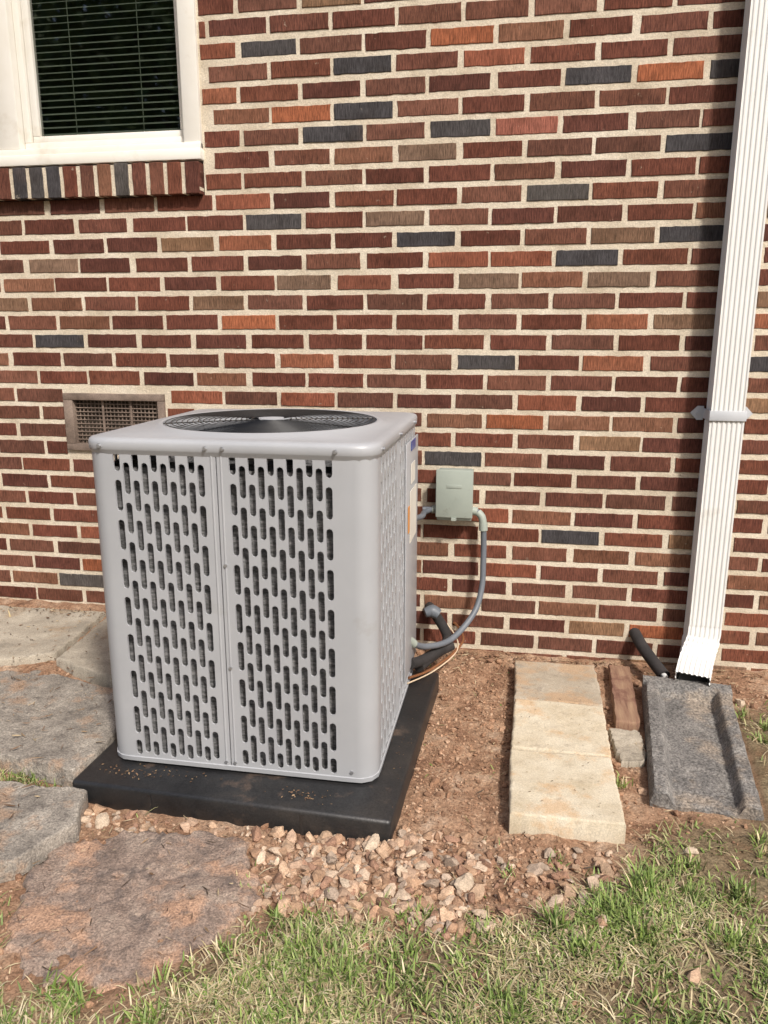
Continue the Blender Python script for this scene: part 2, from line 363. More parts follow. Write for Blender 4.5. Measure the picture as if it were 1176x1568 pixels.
mb=MB(); rings(mb,[(rsq(.288,.04),.60),(circ(.01),.601)]); mb.obj('inner_shadow_plate',M_dark,ac)
mb=MB()
def zdome(r): return .9285+T+.004*(1-(r/.29)**2)
r=.055
while r<.294:
    N=72;v=[];n=5
    for i in range(N):
        a=2*math.pi*i/N
        for j in range(n):
            b=2*math.pi*j/n; rr=r+.0012*math.cos(b); v.append((cx+rr*math.cos(a),cy+rr*math.sin(a),zdome(r)+.0012*math.sin(b)))
    f=[(i*n+j,((i+1)%N)*n+j,((i+1)%N)*n+(j+1)%n,i*n+(j+1)%n) for i in range(N) for j in range(n)]
    mb.add(v,f); r+=.0145
for k in range(8):
    a=R(45*k+22); mb.tube([(cx+q*math.cos(a),cy+q*math.sin(a),zdome(q)-.003) for q in (.05,.17,.298)],.0020,6,0,True,3)
mb.obj('fan_guard',M_black,ac,smooth=60)
mb=MB(); mb.cyl((cx,cy,.80),(cx,cy,.938),.070,32,1); mb.cyl((cx,cy,.949),(cx,cy,.9505),.034,32,0)
for k in range(3):
    a=R(120*k+100); ca,sa=math.cos(a),math.sin(a); g=[]
    for q in np.linspace(.05,.280,7):
        for w in np.linspace(-1,1,5):
            ww=w*(.02+.24*q); tw=.035*w*(.9-.5*q)
            g.append((cx+q*ca-ww*sa,cy+q*sa+ww*ca,.898+tw))
    mb.add(g,[(i*5+j,i*5+j+1,(i+1)*5+j+1,(i+1)*5+j) for i in range(6) for j in range(4)],0)
for k,hw in ((0,.026),(1,.008),(2,.026),(3,.008)):
    a=R(90*k+118); ca,sa=math.cos(a),math.sin(a)
    v=[(cx+q*ca-w*sa,cy+q*sa+w*ca,.9415) for q,w in ((.04,-hw),(.292,-hw*.8),(.292,hw*.8),(.04,hw))]
    mb.add(v,[(0,1,2,3)],0)
mb.obj('fan_and_motor',[M_blade,M_black],ac,smooth=40)
mb=MB()
for sx,z in ((-.315,.918),(-.045,.918),(-.002,.918),(.27,.918)):
    mb.cyl((cx+sx,cy-.3700,z),(cx+sx,cy-.3630,z),.006,12); mb.cyl((cx+sx,cy-.375,z),(cx+sx,cy-.370,z),.0042,6)
for sx,z in ((-.010,.095),(-.034,.095),(-.010,.36),(-.010,.63),(.30,.10)):
    mb.cyl((cx+sx,cy-hh-.004,z),(cx+sx,cy-hh+.002,z),.0048,6)
for sy in (-.3,-.03,.25): mb.cyl((cx+.375,cy+sy,.918),(cx+.365,cy+sy,.918),.005,8)
mb.obj('screws',M_galv,ac,smooth=30)
X=cx+hh
mb=MB(); mb.box(X+.001,X+.006,cy+.10,cy+.345,.13,.87,0,.002); mb.obj('service_panel',M_acgrey,ac,smooth=40)
mb=MB(); mb.box(X+.007,X+.0085,cy+.16,cy+.30,.56,.72,0); mb.box(X+.007,X+.009,cy+.125,cy+.15,.60,.68,1); mb.box(X+.007,X+.0085,cy+.18,cy+.27,.84,.868,2); mb.box(X+.007,X+.0085,cy+.18,cy+.26,.74,.80,0)
mb.obj('labels',[M_label,M_orange,M_blue],ac)
pad=empty('equipment_pad'); mb=MB()
mb.box(-.42,.42,-.42,.42,-.02,.063,0,.010)
mb.obj('pad_body',M_pad,pad,smooth=50)
mb=MB()
for x in (-.2,.2): mb.box(x-.004,x+.004,-.4215,-.4190,-.01,.052)
mb.obj('pad_ribs',M_pad,pad)
pad.location=(-.668,-.712,0); pad.rotation_euler=(0,0,R(-1.8))

# ------------------------------------------------------------------ electrical
ebox=empty('electrical_disconnect_box'); mb=MB()
mb.box(-.277,-.155,-.072,-.002,.533,.710,0,.004); mb.box(-.281,-.151,-.083,-.068,.545,.716,0,.004)
mb.box(-.243,-.190,-.0845,-.0832,.652,.664,0,.0005); mb.box(-.225,-.207,-.087,-.076,.536,.546)
mb.obj('enclosure_and_lid',M_boxg,ebox,smooth=40)
cond=empty('electrical_conduit'); mb=MB()
mb.tube([(-.150,-.045,.566),(-.128,-.047,.558),(-.115,-.05,.525),(-.110,-.052,.46),(-.109,-.058,.38),(-.111,-.075,.29),(-.135,-.12,.208),(-.206,-.22,.145),(-.283,-.34,.164),(-.325,-.42,.215)],.0105,12,0,True,6)
mb.tube([(-.330,-.055,.566),(-.30,-.05,.566),(-.28,-.045,.566)],.010,12)
mb.tube([(-.330,-.35,.60),(-.315,-.2,.575),(-.318,-.10,.566),(-.30,-.052,.566)],.010,12,0,True,6)
mb.obj('flexible_conduit',M_conduit,cond,smooth=60)
mb=MB(); mb.cyl((-.154,-.045,.566),(-.136,-.046,.563),.015,14); mb.tube([(-.134,-.046,.562),(-.119,-.049,.545),(-.114,-.05,.52)],.0135,14,0,True,4); mb.cyl((-.1135,-.05,.522),(-.1125,-.051,.497),.0155,14); mb.cyl((-.298,-.051,.566),(-.276,-.045,.566),.014,14); mb.cyl((-.328,-.42,.22),(-.312,-.395,.195),.015,12)
mb.obj('conduit_fittings',M_boxg,cond,smooth=50)
ref=empty('refrigerant_line'); mb=MB()
mb.tube([(-.32,-.42,.135),(-.285,-.33,.113),(-.23,-.22,.118),(-.225,-.15,.13),(-.262,-.09,.165),(-.30,-.03,.18),(-.305,.01,.18)],.018,14,0,True,6)
mb.tube([(-.30,-.36,.10),(-.25,-.25,.108),(-.205,-.20,.118)],.020,12,0,True,4)
mb.obj('insulated_suction_line',M_foam,ref,smooth=60)
mb=MB(); mb.tube([(-.31,-.11,.195),(-.285,-.10,.20),(-.262,-.10,.188)],[.016,.024,.020],14,0,True,5); mb.obj('pipe_end_collar',M_conduit,ref,smooth=60)
mb=MB(); mb.tube([(-.32,-.45,.10),(-.27,-.34,.078),(-.20,-.20,.085),(-.17,-.10,.10),(-.20,-.02,.12),(-.22,.01,.12)],.0045,8,0,True,6); mb.obj('copper_liquid_line',M_copper,ref,smooth=60)
mb=MB(); mb.tube([(-.32,-.47,.09),(-.26,-.33,.068),(-.20,-.21,.078),(-.185,-.15,.10),(-.215,-.09,.13),(-.26,-.06,.16)],.0026,8,0,True,6)
mb.obj('thermostat_wire',M_wire,ref,smooth=60)

# ------------------------------------------------------------------ downspout
ds=empty('downspout')
def dprof(w,d):
    pts=[]
    def face(ax,ay,bx,by,nx,ny,ribs):
        for i in range(ribs*4):
            o=[0,0,.0028,.0028][i%4]; tt=(i+[.0,.35,.15,.35][i%4])/(ribs*4)
            pts.append((ax+(bx-ax)*tt-nx*o,ay+(by-ay)*tt-ny*o))
    face(-w/2,-d/2,w/2,-d/2,0,-1,7); face(w/2,-d/2,w/2,d/2,1,0,4); face(w/2,d/2,-w/2,d/2,0,1,7); face(-w/2,d/2,-w/2,-d/2,-1,0,4)
    return pts
prof=dprof(.102,.070)
def sweep(mb,prof,path,scales=None,m=0):
    P=[Vector(p) for p in path]; n=len(prof); v=[]
    for i,p in enumerate(P):
        t=(P[min(i+1,len(P)-1)]-P[max(i-1,0)]).normalized(); side=Vector((1,0,0)); side=(side-t*side.dot(t)).normalized(); nr=side.cross(t)*1
        s=scales[i] if scales else (1,1)
        for a,b in prof: v.append(p+side*a*s[0]-nr*b*s[1])
    mb.add(v,[(i*n+j,i*n+(j+1)%n,(i+1)*n+(j+1)%n,(i+1)*n+j) for i in range(len(P)-1) for j in range(n)],m)
mb=MB(); dx=.656
sweep(mb,prof,[(dx,-.052,3.0),(dx,-.052,.90)]); sweep(mb,[(a*1.03,b*1.04) for a,b in prof],[(dx,-.052,.90),(dx-.002,-.052,.20)])
el=catmull([(dx-.002,-.052,.235),(dx-.004,-.056,.160),(dx-.014,-.078,.112),(dx-.026,-.118,.086),(dx-.046,-.180,.072),(dx-.068,-.258,.064)],5)
sweep(mb,prof,el,[(1.0+.05*math.sin(i*1.9)*(.5 if 4<i<18 else 0)+.05,1.0+.05*math.sin(i*1.9)) for i in range(len(el))])
mb.obj('corrugated_pipe',M_white,ds,smooth=30)
mb=MB()
q=el[-3]; mb.box(q.x-.045,q.x+.045,q.y-.002,q.y+.002,q.z-.028,q.z+.028); mb.obj('outlet_shade_block',M_dark,ds)  # near-black block across the elbow end, painted stand-in for shade inside the pipe
mb=MB(); mb.box(dx-.056,dx+.056,-.093,-.0905,.905,.937,0,.001); mb.box(dx-.057,dx-.0545,-.0905,-.004,.905,.937); mb.box(dx+.0545,dx+.057,-.0905,-.004,.905,.937)
for sg in(-1,1):
    a=dx+sg*.056; b=dx+sg*.098
    v=[(a,-.005,.898),(a+sg*.02,-.006,.898),(b,-.006,.921),(a+sg*.02,-.006,.944),(a,-.005,.944)]; v+=[(p[0],-.002,p[2]) for p in v]
    mb.add(v,[(0,1,2,3,4),(5,6,7,8,9),(0,1,6,5),(1,2,7,6),(2,3,8,7),(3,4,9,8)])
    mb.cyl((a+sg*.018,-.012,.921),(a+sg*.018,-.004,.921),.005,8)
mb.obj('wall_strap',material('painted_strap',[(.48,.50,.53),(.58,.60,.63)],rough=.4,bump=0),ds,smooth=40)

# ------------------------------------------------------------------ ground
def gh(x,y):
    return sstep(-1.0,-1.65,x)*(.028+.058*sstep(-1.3,-.35,y)) if x<-1 else 0
bx=[-3,-1.15,-.95,-.8,-.62,-.5,-.28,.1,.28,.38,.65,.72,3]
by=[-1.3,-1.46,-1.66,-1.70,-1.66,-1.44,-1.39,-1.30,-1.12,-.96,-.83,-.25,-.15]
def gedge(x): return float(np.interp(x,bx,by))
def gmask(x,y):
    e=gedge(x)+.07*nz(x*6,y*6,3)+.03*nz(x*20,y*20,4)
    return sstep(-.07,.12,e-y)
def gheight(x,y):
    h=gh(x,y)
    if -4<x<3 and -4<y<.4:
        g=gmask(x,y)
        h+=.011*nz(x*2.3,y*2.3,1)+.009*nz(x*9,y*9,2)+(1-.5*g)*(.007*nz(x*24,y*24,4)+.0035*abs(nz(x*60,y*60,5)))
        h-=.010*math.exp(-((x-.15)/.3)**2-((y+1.15)/.12)**2)
        h+=.012*g+.015*sstep(-.12,0,y)
    return h
def axis(a,b,step,far):
    out=list(np.arange(a,b,step)); s=step; x=a; left=[]
    while x>-far: s*=1.25; x-=s; left.append(x)
    s=step; x=out[-1]; right=[]
    while x<far: s*=1.25; x+=s; right.append(x)
    return left[::-1]+out+right
gx=axis(-2.3,1.2,.0085,90); gy=axis(-2.1,.03,.0085,90)
V=[];C=[]
for y in gy:
    for x in gx:
        V.append((x,y,gheight(x,y))); C.append((gmask(x,y),0,0,1))
nx=len(gx); F=[(j*nx+i,j*nx+i+1,(j+1)*nx+i+1,(j+1)*nx+i) for j in range(len(gy)-1) for i in range(nx-1)]
M_ground=bpy.data.materials.new('ground_soil_and_turf'); M_ground.use_nodes=True; nt=M_ground.node_tree; N=nt.nodes; L=nt.links; bs=N['Principled BSDF']
tc=N.new('ShaderNodeTexCoord'); at=N.new('ShaderNodeAttribute'); at.attribute_name='Col'; sep=N.new('ShaderNodeSeparateColor'); L.new(at.outputs['Color'],sep.inputs[0])
def noi(s,d=5,r=.65):
    n=N.new('ShaderNodeTexNoise'); n.inputs['Scale'].default_value=s; n.inputs['Detail'].default_value=d; n.inputs['Roughness'].default_value=r; L.new(tc.outputs['Object'],n.inputs['Vector']); return n.outputs['Fac']
def ramp(src,cs,a=.32,b=.68):
    c=N.new('ShaderNodeValToRGB'); e=c.color_ramp.elements
    while len(e)<len(cs): e.new(.5)
    for i,q in enumerate(cs): e[i].position=a+(b-a)*i/(len(cs)-1); e[i].color=(*q,1)
    L.new(src,c.inputs[0]); return c.outputs[0]
def mixc(a,b,mode='MULTIPLY',fac=None):
    m=N.new('ShaderNodeMix'); m.data_type='RGBA'; m.blend_type=mode; m.inputs[0].default_value=1
    if fac is not None: L.new(fac,m.inputs[0])
    L.new(a,m.inputs[6]); L.new(b,m.inputs[7]); return m.outputs[2]
soil=mixc(ramp(noi(10),[(.20,.110,.070),(.34,.20,.125),(.43,.275,.18),(.50,.36,.26)]),ramp(noi(130,3),[(.55,.55,.55),(1.25,1.25,1.25)]))
turf=mixc(ramp(noi(16),[(.21,.135,.08),(.24,.18,.11),(.32,.26,.16)]),ramp(noi(150,3),[(.50,.50,.50),(1.3,1.3,1.3)]))
L.new(mixc(soil,turf,'MIX',sep.outputs[0]),bs.inputs['Base Color']); bs.inputs['Roughness'].default_value=.95; bs.inputs['Specular IOR Level'].default_value=.15
bp=N.new('ShaderNodeBump'); bp.inputs['Strength'].default_value=1; bp.inputs['Distance'].default_value=.009; L.new(noi(90,5,.75),bp.inputs['Height']); L.new(bp.outputs[0],bs.inputs['Normal'])
mk('ground',V,F,M_ground,smooth=180,col=C)

# ------------------------------------------------------------------ slabs
def slab(name,poly,zt,th,mat,seed,rough=.004,edge=.006,jit=.006,tilt=(0,0)):
    P=[Vector(p) for p in poly]; c=sum(P,Vector((0,0)))/len(P)
    out=[]; per=sum((P[(i+1)%len(P)]-P[i]).length for i in range(len(P)))
    for i in range(len(P)):
        a,b=P[i],P[(i+1)%len(P)]; n=max(3,int((b-a).length/per*180))
        for j in range(n): out.append(a.lerp(b,j/n))
    out=[p+Vector((nz(p.x*22,p.y*22,seed),nz(p.x*22,p.y*22,seed+5)))*jit+Vector((nz(p.x*80,p.y*80,seed),nz(p.x*80,p.y*80,seed+5)))*jit*.6 for p in out]
    n=len(out); v=[]; R_=[.06]+[i/20 for i in range(2,20)]
    def surf(p): return zt+rough*(nz(p.x*7,p.y*7,seed)+.6*nz(p.x*25,p.y*25,seed+1)+.4*nz(p.x*60,p.y*60,seed+2))+tilt[0]*(p.x-c.x)+tilt[1]*(p.y-c.y)
    for s in R_:
        for p in out: q=c.lerp(p,s); v.append((q.x,q.y,surf(q)))
    for ins,dz in ((edge*1.6,0),(edge*.6,-edge*.25),(0,-edge),(0,-th)):
        for p in out:
            d=(p-c).normalized(); q=p-d*ins; v.append((q.x,q.y,surf(q)+dz))
    k=len(v)//n
    f=[tuple(range(n))]+[(i*n+j,(i+1)*n+j,(i+1)*n+(j+1)%n,i*n+(j+1)%n) for i in range(k-1) for j in range(n)]
    return mk(name,v,f,mat,smooth=50)
slab('concrete_slab',[(-2.5,-.09),(-1.58,-.085),(-1.545,-.49),(-1.70,-.565),(-2.5,-.60)],.108,.07,M_slab,1)
slab('concrete_slab.001',[(-1.56,-.085),(-1.10,-.09),(-1.12,-.62),(-1.28,-.61),(-1.520,-.515)],.104,.07,M_slab,2)
slab('flagstone',[(-1.735,-.590),(-1.53,-.550),(-1.30,-.632),(-1.11,-.66),(-1.095,-1.00),(-1.115,-1.080),(-1.36,-1.055),(-1.73,-1.04)],.074,.06,M_flag,3,.006,.004,.008)
slab('flagstone.001',[(-2.4,-.64),(-1.755,-.605),(-1.75,-1.04),(-1.85,-1.1),(-2.4,-1.1)],.080,.06,M_flag,4,.006,.004,.008)
slab('flagstone.002',[(-1.75,-1.11),(-1.30,-1.125),(-1.05,-1.130),(-1.000,-1.26),(-1.065,-1.41),(-1.25,-1.47),(-1.8,-1.45)],.050,.05,M_flag,5,.007,.004,.009)
redp=[(-1.05,-1.31),(-.90,-1.215),(-.70,-1.185),(-.59,-1.215),(-.505,-1.37),(-.555,-1.50),(-.67,-1.645),(-.86,-1.655),(-.99,-1.55)]
slab('flagstone.003',redp,.014,.04,M_flag2,6,.013,.007,.030)
def block(name,x0,x1,y0,y1,zt,th,mat,seed,rz=0):
    c=Vector(((x0+x1)/2,(y0+y1)/2)); m=Matrix.Rotation(R(rz),2)
    return slab(name,[c+m@(Vector(p)-c) for p in ((x0,y0),(x1,y0),(x1,y1),(x0,y1))],zt,th,mat,seed,.0020,.0045,.004)
block('concrete_paver',.018,.292,-.426,-.125,.046,.06,M_paverg,11,.8)
block('concrete_paver.001',.016,.288,-.736,-.437,.052,.06,M_paver,12,-.9)
block('concrete_paver.002',.012,.284,-1.045,-.746,.054,.065,M_paver,13,.7)
block('wood_plank',.335,.405,-.500,-.080,.034,.04,M_wood,14,-3)
slab('stepping_stone',[(.305,-.525),(.385,-.520),(.395,-.62),(.375,-.70),(.31,-.71)],.022,.03,M_slab,15,.008,.006,.012)
def splash():
    W_,L_=.272,.665; nx,ny=54,100; v=[]
    for j in range(ny+1):
        for i in range(nx+1):
            s=i/nx;t=j/ny; x=(s-.5)*W_*(1-.02*t); y=-t*L_
            x+=.0025*nz(y*30,s*3,1); y+=.004*nz(x*30,t*3,5)
            e=min(s,1-s)*W_; rim=sstep(.062,.040,e)*sstep(-.004,.010,e); back=sstep(.07,.03,t*L_)
            z=.016+.040*max(rim,back)*(1-.25*t)+.008*(1-t)+.0022*nz(x*90,y*90,3)+.0014*nz(x*200,y*200,8)
            if (1-t)*L_<.012: z-=.004
            v.append((x,y,z))
    n=nx+1; f=[(j*n+i,(j+1)*n+i,(j+1)*n+i+1,j*n+i+1) for j in range(ny) for i in range(nx)]
    loop=[i for i in range(n)]+[j*n+nx for j in range(1,ny+1)]+[ny*n+i for i in range(nx-1,-1,-1)]+[j*n for j in range(ny-1,0,-1)]
    b=len(v); v+=[(v[k][0],v[k][1],-.03) for k in loop]; m=len(loop)
    f+=[(loop[k],loop[(k+1)%m],b+(k+1)%m,b+k) for k in range(m)]
    o=mk('splash_block',v,f,M_splash,smooth=60); o.location=(.575,-.232,0); o.rotation_euler=(0,0,R(-6.5))
splash()
dp=empty('drain_pipe'); mb=MB(); mb.tube([(.437,.01,.128),(.455,-.06,.105),(.485,-.13,.078),(.512,-.20,.058)],.0205,18,0,False,5)
mb.tube([(.437,.01,.128),(.455,-.06,.105),(.485,-.13,.078),(.512,-.20,.058)],.0175,18,0,False,5); mb.obj('pipe',M_foam,dp,smooth=60)
mb=MB(); mb.tube([(.508,-.19,.0605),(.5155,-.207,.0565)],.0095,12,0,True,1); mb.obj('inner_pipe',M_white,dp,smooth=60)

# ------------------------------------------------------------------ gravel, clods
def ico(sub):
    bm=bmesh.new(); bmesh.ops.create_icosphere(bm,subdivisions=sub,radius=1); bm.verts.index_update()
    v=np.array([q.co[:] for q in bm.verts]); f=np.array([[q.index for q in t.verts] for t in bm.faces]); bm.free(); return v,f
def variants(sub,n,amp):
    v,f=ico(sub); out=[]
    for k in range(n):
        w=np.array([p*(1+amp*noise.noise(Vector(p)*1.1+Vector((k*7.3,0,0)))+amp*.5*noise.noise(Vector(p)*2.7+Vector((0,k*3.1,0)))) for p in v])
        for c in range(7):
            d=rng.normal(size=3); d/=np.linalg.norm(d); h=rng.uniform(.45,.7); s=w@d; w=w-np.outer(np.maximum(0,s-h),d)
        out.append(w)
    return out,f
def scatter(name,pts,sizes,cols,sub,amp,mat,flat=.7,sink=.25):
    var,f=variants(sub,12,amp); nv=len(var[0]); A=[];B=[];Cc=[]
    for i,((x,y),s,c) in enumerate(zip(pts,sizes,cols)):
        w=var[rng.integers(12)]; sc=np.array([1,rng.uniform(.55,1),flat*rng.uniform(.6,1.15)])*s*1.25
        a=rng.uniform(0,6.283); ca,sa=math.cos(a),math.sin(a); t=rng.normal(0,.4); ct,st_=math.cos(t),math.sin(t)
        q=w*sc; q=np.stack([q[:,0]*ct+q[:,2]*st_,q[:,1],-q[:,0]*st_+q[:,2]*ct],1); q=np.stack([q[:,0]*ca-q[:,1]*sa,q[:,0]*sa+q[:,1]*ca,q[:,2]],1)
        z=gheight(x,y)+s*flat*(1-2*sink)
        A.append(q+np.array([x,y,z])); B.append(f+i*nv); Cc.append(np.tile(np.array([*c,1]),(nv,1)))
    A=np.concatenate(A);B=np.concatenate(B);Cc=np.concatenate(Cc)
    return mk(name,A.tolist(),B.tolist(),mat,col=Cc)
def inrect(x,y,r): return r[0]<x<r[1] and r[2]<y<r[3]
solid=[(-1.09,-.25,-1.14,-.28),(.012,.295,-1.05,-.12),(.33,.415,-.5,-.08),(.40,.70,-.89,-.22)]
def inflag(x,y,m=0):
    c=False; P=redp; j=len(P)-1
    for i in range(len(P)):
        if (P[i][1]>y)!=(P[j][1]>y) and x<(P[j][0]-P[i][0])*(y-P[i][1])/(P[j][1]-P[i][1])+P[i][0]: c=not c
        j=i
    return c
gc=[(.42,.27,.175),(.50,.345,.235),(.37,.23,.15),(.56,.43,.32),(.32,.19,.13),(.45,.31,.22),(.40,.31,.24)]
pts=[];sz=[];cl=[]
while len(pts)<1400:
    x=rng.uniform(-1.12,.28); y=rng.uniform(-1.47,-1.08)
    d=sstep(-1.44,-1.34,y-.03*nz(x*8,y*8,1))*(.22+.78*sstep(-.66,-.44,x)*sstep(.04,-.14,x))*(.35+.65*sstep(-.2,.2,nz(x*11,y*11,7)))
    if any(inrect(x,y,r) for r in solid) or rng.random()>d: continue
    if inflag(x,y) and rng.random()<.965: continue
    pts.append((x,y)); sz.append(float(np.clip(rng.lognormal(-4.90,.52),.003,.019))); k=rng.uniform(.72,1.12); cl.append([q*k for q in gc[rng.integers(len(gc))]])
pts+=[(-.075,-1.245),(-.30,-1.17),(-.33,-1.31),(.66,-.30),(.43,-1.07),(.74,-.26),(-1.10,-1.155),(-1.07,-1.145),(-.22,-1.24),(-1.03,-1.25),(-.98,-1.19)]; sz+=[.026,.022,.02,.018,.014,.02,.022,.018,.02,.018,.02]; cl+=[(.50,.40,.30)]*11
scatter('gravel',pts,sz,cl,2,.45,M_gravel,.72,.24)
pts=[];sz=[];cl=[]
while len(pts)<9500:
    x=rng.uniform(-1.5,1.0) if rng.random()<.7 else rng.uniform(-.28,.1); y=rng.uniform(-1.7,-.02)
    if any(inrect(x,y,r) for r in solid): continue
    if rng.random()<gmask(x,y)*.85: continue
    if x<-1.1 and rng.random()<.5: continue
    if inflag(x,y) and rng.random()<.8: continue
    strip=-.27<x<.01 and y>-1.1
    if strip and rng.random()<.45*sstep(.15,-.15,nz(x*9,y*9,41)): continue
    pts.append((x,y)); sz.append(float(np.clip(rng.lognormal(-6.2 if strip else -6.1,.68),.001,.015)))
    k=rng.uniform(.85,1.12); c=[(.36,.215,.135),(.42,.26,.17),(.31,.18,.112),(.47,.32,.22),(.24,.14,.09)][rng.integers(5)]; cl.append([q*k for q in c])
scatter('soil_clods',pts,sz,cl,1,.5,M_gravel,.7,.25)
def litter():
    v=[];f=[];c=[]
    def bit(x,y,z,l,w,a,col):
        b=len(v); ca,sa=math.cos(a),math.sin(a)
        for s,t in ((-.5,-.2),(0,-.5),(.5,-.1),(.45,.2),(0,.5),(-.5,.15)):
            v.append((x+s*l*ca-t*w*sa,y+s*l*sa+t*w*ca,z+.002+rng.uniform(0,.004)*(l>.008))); c.append((*col,1))
        f.append((b,b+1,b+2,b+3,b+4,b+5))
    lc=[(.12,.07,.04),(.20,.12,.07),(.28,.19,.11),(.07,.05,.035),(.42,.33,.21)]
    for px,py,sx,sy,k in ((-.98,-1.06,.05,.015,60),(-.83,-1.05,.05,.015,25),(-.50,-1.08,.04,.015,45)):
        for _ in range(k):
            x=rng.normal(px,sx); y=rng.normal(py,sy)
            if -1.06<x<-.28 and -1.11<y<-1.0: bit(x,y,.0625,rng.uniform(.002,.009),rng.uniform(.0015,.005),rng.uniform(0,6.3),lc[rng.integers(4)])
    for _ in range(40):
        bit(rng.uniform(-.30,-.262),rng.uniform(-1.1,-.3),.0625,rng.uniform(.002,.006),rng.uniform(.0015,.003),rng.uniform(0,6.3),lc[rng.integers(4)])
    for _ in range(420):
        x=rng.uniform(-2.0,-1.15); y=rng.uniform(-.62,-.1)
        if rng.random()<.6: y=-.10-abs(rng.normal(0,.03))
        bit(x,y,.110,rng.uniform(.003,.016),rng.uniform(.002,.006),rng.uniform(0,6.3),lc[rng.integers(5)])
    for _ in range(2100):
        x=rng.uniform(-1.8,1.0); y=rng.uniform(-1.7,-.03)
        if rng.random()<.25: x=rng.uniform(-.25,1.0); y=-abs(rng.normal(0,.07))-.02
        if any(inrect(x,y,r) for r in solid): continue
        zz=gheight(x,y)+.003
        if x<-1.1: zz=max(zz,.08 if y>-1.1 else .056)
        if inflag(x,y): zz=.024
        bit(x,y,zz,rng.uniform(.004,.035),rng.uniform(.0012,.0035),rng.uniform(0,6.3),lc[rng.integers(5)])
    for _ in range(140):
        if rng.random()<.6: bit(rng.uniform(.03,.28),rng.uniform(-1.03,-.14),.0555,rng.uniform(.002,.008),rng.uniform(.001,.003),rng.uniform(0,6.3),lc[rng.integers(4)])
    mk('leaf_litter',v,f,M_grass,col=c)
litter()
